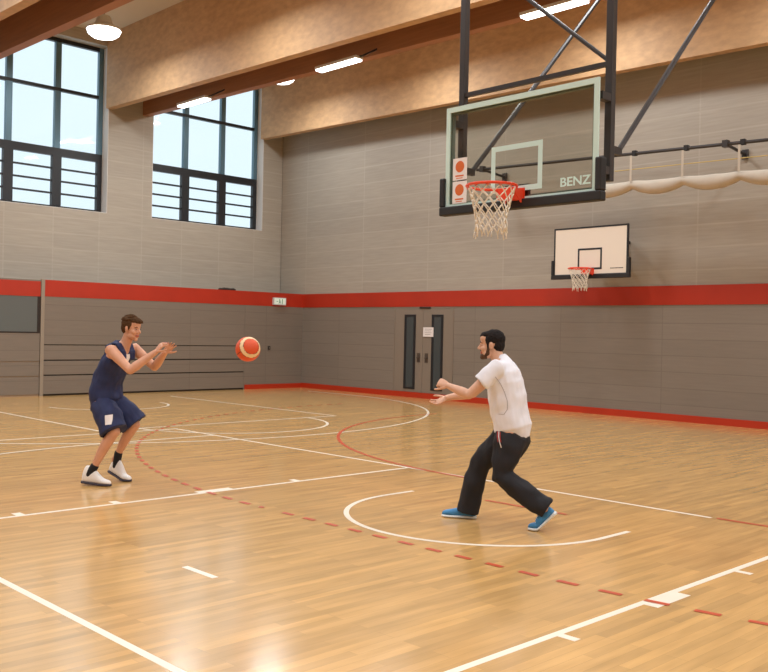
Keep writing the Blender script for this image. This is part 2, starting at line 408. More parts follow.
# ------------------------------------------------------------------ exit sign, switch, thing on the ledge
ex = MB().box(0, .07, 0, .44, 0, .21).build('exit_sign', M['housing']); ex.location = (XL+.006, 16.2, 2.395)
tag(ex, 'small lit emergency exit sign on red band near the corner', 'exit sign')
MB().box(.0705, .074, .02, .42, .02, .19).build('sign_face', M['exit'], ex)
pg = MB(); pg.ell((.076, .20, .15), (.002, .014, .016), 10, 6)
pg.tube([(.076, .20, .135), (.076, .205, .09)], .011, 6); pg.tube([(.076, .205, .09), (.076, .17, .045)], .008, 6); pg.tube([(.076, .205, .09), (.076, .24, .05)], .008, 6)
pg.tube([(.076, .20, .125), (.076, .24, .105)], .006, 6); pg.box(.0745, .0765, .29, .31, .03, .17); pg.box(.0745, .0765, .09, .15, .095, .11)
pg.build('pictogram', M['green'], ex)
sw = MB().box(0, .02, 0, .08, 0, .10).build('wall_switch', M['gap'], bevel=.004); sw.location = (XL+.0005, 16.07, 1.11)
tag(sw, 'small dark switch box on grey wall right of the ball', 'switch')
MB().box(.02, .026, .02, .06, .03, .07).build('rocker', M['grey'], sw)
rg = MB(); 
for k in range(5): rg.ell((.0, .10+.09*k, .03+.008*(k % 2)), (.09, .10, .035+.008*(k % 3)), 12, 8)
ro = rg.build('dark_bundle', M['gap'], smooth=True); ro.location = (XL-.09, 14.42, 2.733); voxel(ro, .012, 2, .006, 14)
tag(ro, 'small flat dark bundle lying on top of the left red-banded ledge', 'bundle')

# ------------------------------------------------------------------ hoops
def net_mesh(parent, R=.222, H=.41, r=.006, seed=1, low=.135):
    rnd = random.Random(seed); rows, n_ = 7, 12; P = {}
    for k in range(rows+1):
        t = k/rows; rad = R*(1-t)**1.6 + low*(1-(1-t)**1.6) + (.012 if k == rows else 0)
        for i in range(n_):
            a = 2*PI*(i+.5*(k % 2))/n_
            P[k, i] = Vector((rad*math.cos(a)+rnd.uniform(-.008, .008)*t, rad*math.sin(a)+rnd.uniform(-.008, .008)*t, -H*t+rnd.uniform(-.012, .012)*t))
    b = MB()
    for k in range(rows):
        for i in range(n_):
            j = (i, (i-1) % n_) if k % 2 == 0 else (i, (i+1) % n_)
            for q in j:
                a, c = P[k, i], P[k+1, q]; m_ = (a+c)/2; m_.x *= .985; m_.y *= .985
                b.tube([a, m_, c], r, 5)
    for i in range(n_):
        a = P[rows, i]; b.tube([a, a+Vector((rnd.uniform(-.01, .01), rnd.uniform(-.01, .01), -.03-.04*rnd.random()))], r*.9, 5)
        b.ell(a, (r*1.7, r*1.7, r*1.9), 6, 5)
    for i in (0, 11):
        a = P[5, i]; b.tube([a, a+Vector((.03, -.01, -.06)), a+Vector((.035, -.02, -.13))], r, 5)
    return b.build('net', M['net'], parent, smooth=True)
def rim_mesh(parent, y=-.36):
    b = MB(); n_ = 40
    b.loft([((.232*math.cos(2*PI*k/n_), y+.232*math.sin(2*PI*k/n_), 0), .0135, .0135) for k in range(n_+1)], u=(0, 0, 1), n=8, cap=0)
    for k in range(12):
        a = 2*PI*k/12; c = Vector((.228*math.cos(a), y+.228*math.sin(a), -.014))
        b.tube([c+Vector((-.012*math.sin(a), .012*math.cos(a), 0)), c+Vector((0, 0, -.014)), c-Vector((-.012*math.sin(a), .012*math.cos(a), 0))], .003, 5)
    o = b.build('rim', M['rim'], parent, smooth=True)
    p = MB(); p.box(-.11, .11, -.012, 0, -.15, .02); p.box(-.095, .095, -.17, -.012, -.10, .006)
    p.add([(-.10, -.012, -.02), (-.085, -.012, -.02), (-.085, -.2, -.012), (-.10, -.2, -.012), (-.10, -.012, -.14), (-.085, -.012, -.14), (-.085, -.16, -.03), (-.10, -.16, -.03)], [(0,1,2,3),(7,6,5,4),(0,4,5,1),(1,5,6,2),(2,6,7,3),(3,7,4,0)])
    p.add([(.085, -.012, -.02), (.10, -.012, -.02), (.10, -.2, -.012), (.085, -.2, -.012), (.085, -.012, -.14), (.10, -.012, -.14), (.10, -.16, -.03), (.085, -.16, -.03)], [(0,1,2,3),(7,6,5,4),(0,4,5,1),(1,5,6,2),(2,6,7,3),(3,7,4,0)])
    p.build('rim_bracket', M['rim'], o)
    return o
def frame_rect(b, x0, x1, z0, z1, w_, y0, y1, mi=0):
    b.box(x0, x1, y0, y1, z0, z0+w_, mi); b.box(x0, x1, y0, y1, z1-w_, z1, mi); b.box(x0, x0+w_, y0, y1, z0+w_, z1-w_, mi); b.box(x1-w_, x1, y0, y1, z0+w_, z1-w_, mi)

# the glass backboard on its ceiling frame; local origin = face centre x, face plane y, rim height z
h1 = empty('basketball_hoop', (-5.49, 7.06, 3.05))
tag(h1, 'large clear glass backboard with orange rim on dark ceiling-hung frame', 'basketball hoop')
gl = MB().box(-.9, .9, 0, .012, -.11, .92).build('backboard', M['bglass'], h1)
b = MB(); frame_rect(b, -.905, .905, -.115, .925, .052, -.003, .014); b.build('backboard_border', M['mint'], gl)
b = MB(); frame_rect(b, -.305, .305, -.005, .45, .05, -.003, -.0004); b.build('target_square', M['mint'], gl)
b = MB(); frame_rect(b, -.87, .87, -.08, .89, .035, .016, .06); b.build('backing_frame', mat('frame_aluminium', (120, 138, 134), .4, metal=.5), gl)
b = MB(); b.box(-.96, .96, -.035, .06, -.175, -.085); b.box(-.96, -.895, -.035, .06, -.085, .21); b.box(.895, .96, -.035, .06, -.085, .21)
b.build('edge_padding', M['black'], h1, bevel=.012)
rim_mesh(h1).location = (0, 0, 0)
nm = net_mesh(h1, seed=3); nm.location = (0, -.36, -.012)
b = MB(); b.box(-.14, .14, .0125, .05, -.17, .06); b.build('mounting_plate', M['black'], h1, bevel=.004)
zb = ZC-3.05
for x in (-.89, .868):
    MB().box(x-.036, x+.036, .20, .27, .03, zb-.001).build('mast', M['mast'], h1, bevel=.006)
    b = MB(); s0 = (x, .40, .34); L_ = 4.02
    b.tube([s0, (x, .40+L_, .34+L_*1.05)], .026, 8); b.box(x-.02, x+.02, .271, .42, .29, .36)
    b.build('strut', M['mast'], h1)
    for z in (.12, .78): MB().box(x-.033, x+.033, .061, .20, z-.035, z+.035).build('support_arm', M['mast'], h1)
for z in (1.10, 2.6, 4.2): MB().box(-.853, .831, .215, .255, z-.022, z+.022).build('crossbar', M['mast'], h1)
b = MB(); b.tube([(-.85, .235, 2.56), (.83, .235, 1.14)], .02, 8); b.tube([(-.85, .235, 4.16), (.83, .235, 2.64)], .02, 8); b.build('diagonal_brace', M['mast'], h1)
for z0 in (.175, -.06):
    c = MB().box(-.80, -.615, -.007, -.0035, z0, z0+.222).build('sticker', M['card'], gl)
    c['label'] = 'white sticker printed with an orange basketball'
    q = MB(); q.ell((-.708, -.0075, z0+.135), (.058, .002, .058), 18, 10)
    q.build('printed_basketball', M['orange'], c)
    q = MB(); q.box(-.765, -.655, -.0082, -.007, z0+.035, z0+.05); q.box(-.755, -.67, -.0082, -.007, z0+.015, z0+.023)
    q.build('printed_caption', M['orange'], c)
def text_obj(s, size, m, parent, loc, rot, name='lettering', bold=.0):
    cu = bpy.data.curves.new('t', 'FONT'); cu.body = s; cu.size = size; cu.extrude = .001; cu.offset = bold
    cu.align_x = 'CENTER'; cu.align_y = 'CENTER'
    o = bpy.data.objects.new('t', cu); C.objects.link(o)
    me = bpy.data.meshes.new_from_object(o.evaluated_get(bpy.context.evaluated_depsgraph_get()))
    bpy.data.objects.remove(o); me.materials.clear(); me.materials.append(m)
    t = bpy.data.objects.new(name, me); C.objects.link(t); t.parent = parent; t.location = loc; t.rotation_euler = rot
    return t
t_ = text_obj('BENZ', .115, M['mint'], gl, (.67, -.003, .022), (PI/2, 0, 0), bold=.002); t_.scale = (1.15, 1, 1)

# smaller-looking white board on arms from the right wall
h2 = empty('basketball_hoop', (-10.94, 16.62, 3.08))
tag(h2, 'white wall-mounted backboard with small orange rim above the red band', 'basketball hoop')
bd = MB().box(-.9, .9, 0, .03, -.12, .90).build('backboard', M['white'], h2)
b = MB(); frame_rect(b, -.905, .905, -.125, .905, .035, -.004, .034); b.build('backboard_border', M['dark'], bd)
b = MB(); frame_rect(b, -.295, .295, .0, .45, .04, -.003, -.0002); b.build('target_square', M['dark'], bd)
b = MB(); 
for k in range(9): b.box(.50+.034*k, .525+.034*k, -.003, -.0002, .005, .022)
b.build('small_print', M['dark'], bd)
b = MB(); b.box(-.955, .955, -.03, .05, -.19, -.10); b.box(-.955, -.895, -.03, .05, -.10, .22); b.box(.895, .955, -.03, .05, -.10, .22)
b.build('edge_padding', M['black'], h2, bevel=.01)
rim_mesh(h2); nm = net_mesh(h2, seed=8, H=.40); nm.location = (0, -.36, -.012)
for x in (-.5, .5):
    b = MB(); b.box(x-.03, x+.03, .03, .708, .56, .62); b.box(x-.03, x+.03, .03, .708, -.02, .04); b.tube([(x, .06, .0), (x, .69, .57)], .02, 8)
    b.build('wall_arm', M['mast'], h2)

# ------------------------------------------------------------------ divider net rail near the right wall
rl = empty('curtain_rail', (-8.0, 16.5, 5.30)); tag(rl, 'long dark horizontal pipe rail bracketed off the right wall', 'rail')
zr = lambda x: -.031*x                                   # rail rises slightly to the left
MB().tube([(-5.97, 0, zr(-5.97)), (9.5, 0, zr(9.5))], .033, 10).build('pipe', M['mast'], rl)
for x in (-5.8, .04, 5.9):
    b = MB(); b.tube([(x, 0, zr(x)), (x, .79, zr(x)-.07)], .03, 8); b.box(x-.05, x+.05, -.06, .06, zr(x)-.06, zr(x)+.07); b.box(x-.06, x+.06, .79, .829, zr(x)-.16, zr(x)+.02)
    b.build('wall_bracket', M['mast'], rl)
straps = [-9.89+1.115*k for k in range(13)]
for x in straps:
    lx = x+8
    MB().box(lx-.01, lx+.07, -.045, .045, zr(lx)-.045, zr(lx)+.055).build('clamp', M['black'], rl)
nb = empty('gathered_net', (-8.0, 16.5, 4.7)); tag(nb, 'cream gathered divider net hanging in scalloped folds under the pipe', 'divider net')
st = []; x = -10.75
while x < 4.2:
    ph = ((x-straps[0]) / 1.115) % 1.0
    sag = math.sin(PI*ph)**.8
    top = .08-.02*sag+.01*noise.noise(Vector((x*3, 0, 0))); bot = -.075-.15*sag
    st.append(((x+8, .0+.01*noise.noise(Vector((x*2, 5, 0))), (top+bot)/2+.02*(-8-x)*1.), .09, (top-bot)/2)); x += .093
MB().loft(st, u=(0, 1, 0), n=16, cap=1).build('net_cloth', M['cloth'], nb, smooth=True)
for x in straps:
    lx = x+8; MB().box(lx-.022, lx+.022, -.095, -.09, .05-.02*lx, .60-.05+zr(lx)).build('strap', M['cloth'], nb)
MB().tube([(-2.3, -.02, .35), (3, -.02, .25), (10, -.02, .15)], .010, 6).build('cord', M['yellow'], nb)

# ------------------------------------------------------------------ lamps
def bay_lamp():
    r_ = empty('pendant_lamp', (0, 0, 8.12))
    b = MB(); n_ = 32
    prof = [(.0, .0), (.14, .008), (.26, .04), (.34, .10), (.37, .18)]
    vs = [(q*math.cos(2*PI*k/n_), q*math.sin(2*PI*k/n_), z) for q, z in prof[1:] for k in range(n_)]
    fs = [(i*n_+k, i*n_+(k+1) % n_, (i+1)*n_+(k+1) % n_, (i+1)*n_+k) for i in range(3) for k in range(n_)] + [tuple(range(n_))]
    b.add(vs, fs); b.build('diffuser', M['lamp'], r_, smooth=True)
    b = MB(); b.loft([((0, 0, .181), .385, .385), ((0, 0, .22), .385, .385), ((0, 0, .32), .2, .2), ((0, 0, .5), .14, .14)], u=(1, 0, 0), n=28, cap=0); b.build('housing', M['housing'], r_)
    MB().tube([(0, 0, .5), (0, 0, ZC-8.12-.001)], .012, 6).build('rod', M['mast'], r_)
    return r_
LC = (.93, .98, 1.)
def area(x, y, z, e, size=.7, col=LC, shape='DISK', sy=None, rot=(0, 0, 0)):
    l = bpy.data.lights.new('lamp_light', 'AREA'); l.energy = e; l.color = col; l.shape = shape; l.size = size
    if sy: l.size_y = sy
    o = bpy.data.objects.new('lamp_light', l); C.objects.link(o); o.location = (x, y, z); o.rotation_euler = rot
    return o
proto = bay_lamp(); first = True
BAY = 110.
for iy, y in enumerate((14.9, 9.9, 4.9, -.1, -5.1)):
    for ix, x in enumerate((-19.37, -14.9, -10.4, -5.9, -1.4, 3.1, 7.6)):
        o = proto if first else copy_tree(proto)
        first = False
        o.location = (x, y, 8.12)
        nth = ('first', 'second', 'third', 'fourth', 'fifth', 'sixth', 'seventh')
        lab = 'white bowl pendant lamp, %s from window wall, in %s row from door wall' % (nth[ix], nth[iy])
        tag(o, lab, 'lamp', 'bowl pendant lamps under the ceiling')
        area(x, y, 8.10, BAY)
def strip_lamp():
    r_ = empty('strip_lamp', (0, 0, 7.2))
    MB().box(-.60, .60, -.09, .09, 0, .035).build('diffuser', M['lamp'], r_, bevel=.01)
    MB().box(-.62, .62, -.10, .10, .036, .09).build('housing', M['housing'], r_)
    b = MB(); b.tube([(.60, 0, .08), (.68, .05, .1), (.68, .402, .3)], .02, 6); b.build('bracket', M['mast'], r_)
    b = MB(); b.tube([(-.55, 0, .085), (-.55, .402, .3)], .02, 6); b.build('bracket', M['mast'], r_)
    return r_
sp_ = strip_lamp()
for k, x in enumerate((-19.25, -14.0, -8.8)):
    o = sp_ if k == 0 else copy_tree(sp_)
    o.location = (x, 12.2, 7.07-.02*(x+19.25))
    tag(o, ['slim white strip lamp under the brown beam, in front of the second window', 'slim white strip lamp under the brown beam, middle of its row', 'slim white strip lamp under the brown beam, farthest from the windows'][k], 'lamp', 'strip lamps under the roof beam')
    area(x, 12.2, 7.06-.02*(x+19.25), 40, 1.1, shape='RECTANGLE', sy=.15)

# ------------------------------------------------------------------ basketball in flight
def basketball():
    n_, m_ = 96, 64; b = MB(); R = .122
    b.ell((0, 0, 0), (R, R, R), n_, m_)
    ax = Vector((.93, -.25, .32)).normalized(); s2 = Vector((.7, .5, .5)).normalized(); s2 = (s2-ax*s2.dot(ax)).normalized(); s3 = ax.cross(s2)
    mi = []
    for f in b.f:
        c = sum((Vector(b.v[i]) for i in f), Vector())/len(f); c.normalize()
        a = math.degrees(math.acos(max(-1, min(1, abs(c.dot(ax))))))
        if 42 < a < 60: k = 1
        elif 40.5 < a <= 42 or 60 <= a < 61.5 or (abs(c.dot(s3)) < .02 and a > 60) : k = 2
        else: k = 0
        mi.append(k)
    b.m = mi
    return b.build('basketball', [mat('orange_ball_leather', (222, 82, 34), .55, bump=.3, scale=180, vary=.06), mat('cream_ball_leather', (240, 208, 160), .55), mat('ball_seam', (70, 34, 24), .7)], smooth=True)
ball = basketball(); ball.location = (-7.46, 5.40, 1.478)
tag(ball, 'orange and cream basketball in the air between the two players', 'ball')

# ------------------------------------------------------------------ people
def head_pieces(b, c, yaw, pitch, sc=1.0, roll=0.):
    Mx = Matrix.Translation(Vector(c)) @ Matrix.Rotation(yaw, 4, 'Z') @ Matrix.Rotation(pitch, 4, 'Y') @ Matrix.Diagonal((sc, sc, sc, 1))
    E = lambda p, r: b.ell(p, r, 20, 14, Mx)
    E((-.014, 0, .034), (.096, .074, .088)); E((.022, 0, -.02), (.066, .060, .088)); E((.030, 0, -.072), (.052, .047, .042))
    E((.066, 0, -.102), (.022, .022, .018)); E((.072, 0, .024), (.020, .046, .012)); E((.040, 0, .055), (.052, .058, .05))
    for s in (-1, 1):
        E((.052, s*.034, -.028), (.028, .026, .030)); E((-.006, s*.073, -.010), (.017, .007, .031)); E((-.012, s*.078, .002), (.012, .006, .020))
        E((.093, s*.012, -.030), (.013, .008, .008)); E((.03, s*.045, -.07), (.035, .016, .03))
    b.loft([(Mx @ Vector((.080, 0, .022)), .009*sc, .008*sc), (Mx @ Vector((.095, 0, -.004)), .009*sc, .009*sc), (Mx @ Vector((.109, 0, -.024)), .012*sc, .011*sc)], n=12)
    E((.082, 0, -.058), (.014, .024, .007)); E((.080, 0, -.069), (.014, .021, .007))
    return Mx
def face_details(root, Mx, iris=M['iris'], brow=None):
    for s in (-1, 1):
        e = MB(); e.ell((.0735, s*.031, .004), (.0105, .0125, .0025), 14, 10, Mx); eo = e.build('eye', M['eye'], root, smooth=True)
        e = MB(); e.ell((.083, s*.031, .0035), (.0025, .005, .0052), 10, 8, Mx); e.build('iris', iris, eo, smooth=True)
        e = MB(); e.loft([(Mx @ Vector((.086, s*.012, .022)), .004, .004), (Mx @ Vector((.086, s*.03, .028)), .005, .004), (Mx @ Vector((.076, s*.048, .022)), .003, .003)], n=8, cap=1)
        e.build('eyebrow', brow, root, smooth=True)
def hand(b, w0, d, nrm, side, curl=(20, 25, 20), sc=1., spread=6, thumb=35):
    """w0 wrist, d pointing direction, nrm palm normal (fingers curl towards it), side = +1 thumb on the +across side"""
    d = Vector(d).normalized(); nrm = Vector(nrm); nrm = (nrm-d*nrm.dot(d)).normalized(); a = d.cross(nrm)*side; w0 = Vector(w0)
    b.loft([(w0-d*.03, .026*sc, .020*sc), (w0, .027*sc, .019*sc), (w0+d*.03*sc, .036*sc, .017*sc), (w0+d*.065*sc, .042*sc, .015*sc), (w0+d*.092*sc, .040*sc, .012*sc)], u=a, n=18, cap=2)
    for i, (ln, off) in enumerate(((.072, .030), (.080, .010), (.075, -.010), (.058, -.029))):
        base = w0+d*(.084-.004*abs(i-1))*sc+a*off*sc
        ang = 0.; p = base; pts = [(base-d*.012, .0095*sc)]; dd = (d+a*math.tan(math.radians(spread))*(off/.02)).normalized()
        for j, fr in enumerate((.45, .30, .25)):
            pts.append((p, (.0092-.0007*j)*sc))
            ang += math.radians(curl[j]*(1+.12*i))
            v = dd*math.cos(ang)+nrm*math.sin(ang); p = p+v*ln*fr*sc
        pts.append((p, .0065*sc))
        b.loft([(q, r, r) for q, r in pts], u=a, n=10, cap=2)
    tb = w0+d*.022*sc+a*.026*sc; ta = math.radians(thumb)
    v = (d*math.cos(ta)+a*math.sin(ta)+nrm*.35).normalized()
    p1 = tb+v*.042*sc; v2 = (v*.9+d*.35+nrm*.1).normalized(); p2 = p1+v2*.033*sc; v3 = (v2+d*.3).normalized(); p3 = p2+v3*.024*sc
    b.loft([(tb, .0155*sc, .0145*sc), (p1, .011*sc, .011*sc), (p2, .0098*sc, .0095*sc), (p3, .0075*sc, .007*sc)], u=a, n=10, cap=2)
def limb(b, pts, rs, u=(0, 1, 0), n=20, cap=2, p=2.):
    b.loft([(q, *(r if isinstance(r, tuple) else (r, r))) for q, r in zip(pts, rs)], u=u, n=n, cap=cap, p=p)
def lerp(a, b, t): return tuple(Vector(a)*(1-t)+Vector(b)*t)
def shoe(name, parent, ankle, yaw, lift, up, sole, length=.31, high=.13, label=None, laces=None):
    """ankle: point on the ground below the ankle; lift: heel pitch in degrees about the ball of the foot"""
    xs = [-.085+length*t for t in (0, .06, .16, .3, .45, .6, .74, .87, .96, 1)]
    hw = [.022, .034, .037, .036, .037, .043, .048, .045, .033, .016]
    ht = [.07, high*.93, high, high*.97, max(.094, high*.80), max(.080, high*.52), .068, .060, .050, .034]
    xb = -.085+length*.70; la = math.radians(lift)
    def X(v):
        x, y, z = v
        if x < xb and lift:
            k = min(1, (xb-x)/.03); a = la*k; dx, dz = x-xb, z
            x, z = xb+dx*math.cos(a)+dz*math.sin(a)*1, -dx*math.sin(a)+dz*math.cos(a)
        return (x, y, z)
    Mx = Matrix.Translation(Vector(ankle)) @ Matrix.Rotation(yaw, 4, 'Z')
    def body(z0f, hs, w_extra, top=None):
        n_ = 20; vs = []
        for x, wd, h in zip(xs, hw, hs):
            for k in range(n_):
                an = 2*PI*k/n_; c_, s_ = math.cos(an), math.sin(an)
                y = (wd+w_extra)*math.copysign(abs(c_)**.7, c_); zz = math.copysign(abs(s_)**.8, s_)
                if zz > 0 and top: y *= 1-.35*zz*min(1, h/.12)
                vs.append(Mx @ Vector(X((x, y, z0f+h/2+zz*h/2))))
        R = len(xs); fs = [(i*n_+k, i*n_+(k+1) % n_, (i+1)*n_+(k+1) % n_, (i+1)*n_+k) for i in range(R-1) for k in range(n_)]+[tuple(range(n_))[::-1], tuple((R-1)*n_+k for k in range(n_))]
        return vs, fs
    b = MB(); v, f = body(.018, [h-.012 for h in ht], 0, True); b.add(v, f)
    o = b.build(name, up, parent, smooth=True); sb = o.modifiers.new('s', 'SUBSURF'); sb.levels = sb.render_levels = 1
    b = MB(); v, f = body(.001, [.030, .030, .028, .027, .026, .025, .025, .025, .025, .022], .006); b.add(v, f)
    so = b.build('sole', sole, o, smooth=True)
    lc = MB()
    for k in range(5):
        x = -.085+length*(.36+.06*k); h = .10-.010*k
        lc.tube([Mx @ Vector(X((x, -.026, h-.008+.012))), Mx @ Vector(X((x+.004, 0, h+.008+.008))), Mx @ Vector(X((x, .026, h-.008+.012)))], .0032, 5)
    lc.build('laces', laces or up, o)
    if label: o['label'] = label
    return o, Mx, X
def patch(target, c, d, uvec, w_, h_, m, name, parent, off=.003, n_=6, dist=1.0):
    """small flat print that follows the cloth: a grid dropped on the garment along d"""
    me = target.data; bv = BVHTree.FromPolygons([v.co for v in me.vertices], [p.vertices for p in me.polygons])
    c = Vector(c); d = Vector(d).normalized(); u = Vector(uvec); u = (u-d*u.dot(d)).normalized(); v = d.cross(u)
    vs = []
    for j in range(n_+1):
        for i in range(n_+1):
            o_ = c-d*dist+u*w_*(i/n_-.5)+v*h_*(j/n_-.5)
            hit = bv.ray_cast(o_, d)
            vs.append((hit[0]-d*off) if hit[0] else (c+u*w_*(i/n_-.5)+v*h_*(j/n_-.5)))
    fs = [(j*(n_+1)+i, j*(n_+1)+i+1, (j+1)*(n_+1)+i+1, (j+1)*(n_+1)+i) for j in range(n_) for i in range(n_)]
    return MB().add(vs, fs).build(name, m, parent, smooth=True)
def line_on(target, pts, d, r, m, name, parent, dist=1.0):
    me = target.data; bv = BVHTree.FromPolygons([v.co for v in me.vertices], [p.vertices for p in me.polygons]); d = Vector(d).normalized(); out = []
    for p in pts:
        hit = bv.ray_cast(Vector(p)-d*dist, d)
        if hit[0]: out.append(hit[0]-d*r*.3)
    return MB().tube(out, r, 6).build(name, m, parent, smooth=True)
def join_hands(body, pieces, voxel_size=.0028):
    """remesh the hands finely and weld them into the body mesh"""
    hb = MB()
    for p in pieces: hand(hb, **p)
    h = hb.build('tmp', M['skinA']); voxel(h, voxel_size, 3)
    bm = bmesh.new(); bm.from_mesh(body.data); bm.from_mesh(h.data)
    for f in bm.faces: f.smooth = True; f.material_index = 0
    bm.to_mesh(body.data); bm.free(); bpy.data.objects.remove(h)

# ---------------- player in navy kit (faces right in the photo)
A = empty('person', (-9.05, 4.85, 0), math.radians(26.82))
tag(A, 'young man in navy sleeveless basketball kit, knees bent, arms out after a pass', 'person')
b = MB()
Rs, Re, Rw = (.055, -.185, 1.425), (.325, -.235, 1.225), (.545, -.105, 1.420)
Ls, Le, Lw = (.085, .185, 1.440), (.320, .225, 1.245), (.545, .075, 1.415)
# torso
limb(b, [(-.125, 0, .88), (-.13, 0, .96), (-.105, 0, 1.10), (-.045, 0, 1.24), (.015, 0, 1.35), (.055, 0, 1.43), (.082, 0, 1.475)],
     [(.150, .115), (.165, .125), (.145, .105), (.160, .112), (.175, .112), (.150, .085), (.075, .062)])
limb(b, [(.075, 0, 1.44), (.105, 0, 1.50), (.135, 0, 1.565), (.150, 0, 1.62)], [.066, .058, .055, .052])          # neck
for s_, (sh, el, wr) in ((-1, (Rs, Re, Rw)), (1, (Ls, Le, Lw))):
    b.ell(lerp(sh, el, .06), (.060, .058, .064), 18, 12)
    limb(b, [lerp((.05, 0, 1.42), sh, .5), sh, lerp(sh, el, .3), lerp(sh, el, .6), el], [.055, .064, .058, .050, .043])
    limb(b, [el, lerp(el, wr, .25), lerp(el, wr, .6), wr], [.044, .049, .040, .029])
RH, RK, RA = (-.115, -.095, .88), (.100, -.155, .575), (-.165, -.20, .115)
LH, LK, LA = (-.105, .095, .88), (.125, .170, .620), (-.150, .205, .215)
for hp, kn, an in ((RH, RK, RA), (LH, LK, LA)):
    limb(b, [hp, lerp(hp, kn, .4), lerp(hp, kn, .8), kn], [.088, .080, .064, .056])
    back = Vector((-.02, 0, -.006))
    limb(b, [kn, tuple(Vector(lerp(kn, an, .25))+back), tuple(Vector(lerp(kn, an, .5))+back*.8), lerp(kn, an, .8), an], [.054, .058, .050, .036, .034])
    b.ell(kn, (.056, .054, .060), 16, 10)
Mh = head_pieces(b, (.178, 0, 1.655), math.radians(-6), math.radians(8), 1.04)
body = b.build('body', [M['skinA'], M['lip']], A); voxel(body, .0055, 3)
join_hands(body, [dict(w0=Rw, d=(.62, .10, .76), nrm=(.35, .75, -.35), side=-1, curl=(15, 22, 18), spread=7, thumb=42),
                  dict(w0=Lw, d=(.68, -.05, .72), nrm=(.25, -.80, -.30), side=1, curl=(10, 16, 14), spread=8, thumb=45)])
Mi = Mh.inverted()
for f in body.data.polygons:
    q = Mi @ f.center
    if q.x > .074 and abs(q.y) < .024 and -.074 < q.z < -.052: f.material_index = 1
face_details(A, Mh, brow=M['hairA'])
b = MB(); E = lambda p, r: b.ell(p, r, 20, 14, Mh)
E((-.026, 0, .046), (.098, .082, .086)); E((-.055, 0, .0), (.060, .074, .07)); E((.030, 0, .085), (.066, .066, .038)); E((.066, 0, .082), (.034, .052, .026))
rn = random.Random(5)
for k in range(46):
    a = rn.uniform(-PI, PI); t = rn.uniform(.1, 1.2); c = Vector((-.02+.092*math.sin(t)*math.cos(a), .078*math.sin(t)*math.sin(a), .048+.084*math.cos(t)))
    if c.x > .05 and c.z < .07: continue
    dv = Vector((.022, .006*rn.uniform(-1, 1), .004)) 
    b.loft([(Mh @ (c-dv), .010, .010), (Mh @ (c+Vector((0, 0, .006))), .012, .010), (Mh @ (c+dv), .005, .004)], n=8, cap=1)
for k in range(7):
    y = -.042+.014*k; b.loft([(Mh @ Vector((.05, y, .10)), .013, .012), (Mh @ Vector((.080, y+.004, .086)), .010, .009), (Mh @ Vector((.092, y+.008, .066)), .004, .004)], n=8, cap=1)
for s in (-1, 1): b.loft([(Mh @ Vector((.020, s*.067, .05)), .022, .010), (Mh @ Vector((.018, s*.070, .018)), .012, .008), (Mh @ Vector((.014, s*.069, -.008)), .006, .006)], u=(1, 0, 0), n=10)
hr = b.build('hair', M['hairA'], A); voxel(hr, .004, 2, .003, 60)
# jersey
b = MB()
limb(b, [(-.125, 0, .90), (-.13, 0, .97), (-.115, 0, 1.08), (-.065, 0, 1.20), (-.012, 0, 1.30), (.018, 0, 1.365)],
     [(.188, .158), (.186, .155), (.180, .146), (.182, .136), (.184, .130), (.160, .118)], cap=1, p=2.2)
for s in (-1, 1):
    limb(b, [(-.085, s*.095, 1.33), (-.030, s*.090, 1.43), (.028, s*.088, 1.496), (.085, s*.088, 1.488), (.130, s*.082, 1.41), (.122, s*.078, 1.33)],
         [(.060, .024), (.058, .022), (.054, .020), (.053, .020), (.054, .021), (.060, .022)], cap=1)
limb(b, [(-.045, -.08, 1.425), (-.020, 0, 1.455), (-.045, .08, 1.425)], [(.060, .036), (.078, .040), (.060, .036)], u=(0, 0, 1))
limb(b, [(.03, -.075, 1.49), (.028, -.04, 1.515), (.012, 0, 1.50), (.028, .04, 1.515), (.03, .075, 1.49)], [.018, .018, .022, .018, .018], u=(0, 0, 1))
jr = b.build('jersey', M['navy'], A); voxel(jr, .0075, 4, .013, 9)
num = patch(jr, (.20, -.02, 1.355), (-.83, .25, -.2), (0, 1, 0), .062, .085, M['card'], 'number_print', jr)
# shorts
b = MB()
limb(b, [(-.118, 0, 1.00), (-.13, 0, .93), (-.125, 0, .84)], [(.168, .140), (.182, .156), (.176, .152)], cap=2)
for s, hp, kn in ((-1, RH, RK), (1, LH, LK)):
    e = lerp(hp, kn, 1.0)
    limb(b, [(hp[0]-.01, hp[1], hp[2]-.02), lerp(hp, kn, .3), lerp(hp, kn, .62), (e[0]-.012, e[1], e[2]+.0)], [(.112, .134), (.122, .142), (.128, .150), (.130, .156)], cap=0)
sh = b.build('shorts', M['navy'], A); voxel(sh, .0075, 4, .014, 8)
patch(sh, (.088, -.30, .705), (0, 1, 0), (1, 0, .15), .072, .10, M['card'], 'white_patch', sh)
for nm_, an, yaw, lift, kn in (('r', RA, 10, 4, RK), ('l', LA, -8, 20, LK)):
    gx = an[0]-.005; gy = an[1]
    so, Mx, X = shoe('shoe', A, (gx, gy, 0), math.radians(yaw), lift, M['shoeW'], M['soleD'], .325, .195, 'white high-top basketball shoe with dark sole', laces=M['seam'])
    top = Vector(an)+(Vector(kn)-Vector(an)).normalized()*.0
    u_ = (Vector(kn)-Vector(an)).normalized(); c0 = Mx @ Vector(X((-.012, 0, .10)))
    b = MB(); limb(b, [tuple(c0), tuple(Vector(lerp(c0, tuple(Vector(an)+u_*.09), .6))), tuple(Vector(an)+u_*.10)], [.040, .043, .044]); b.build('sock', M['sock'], A, smooth=True)

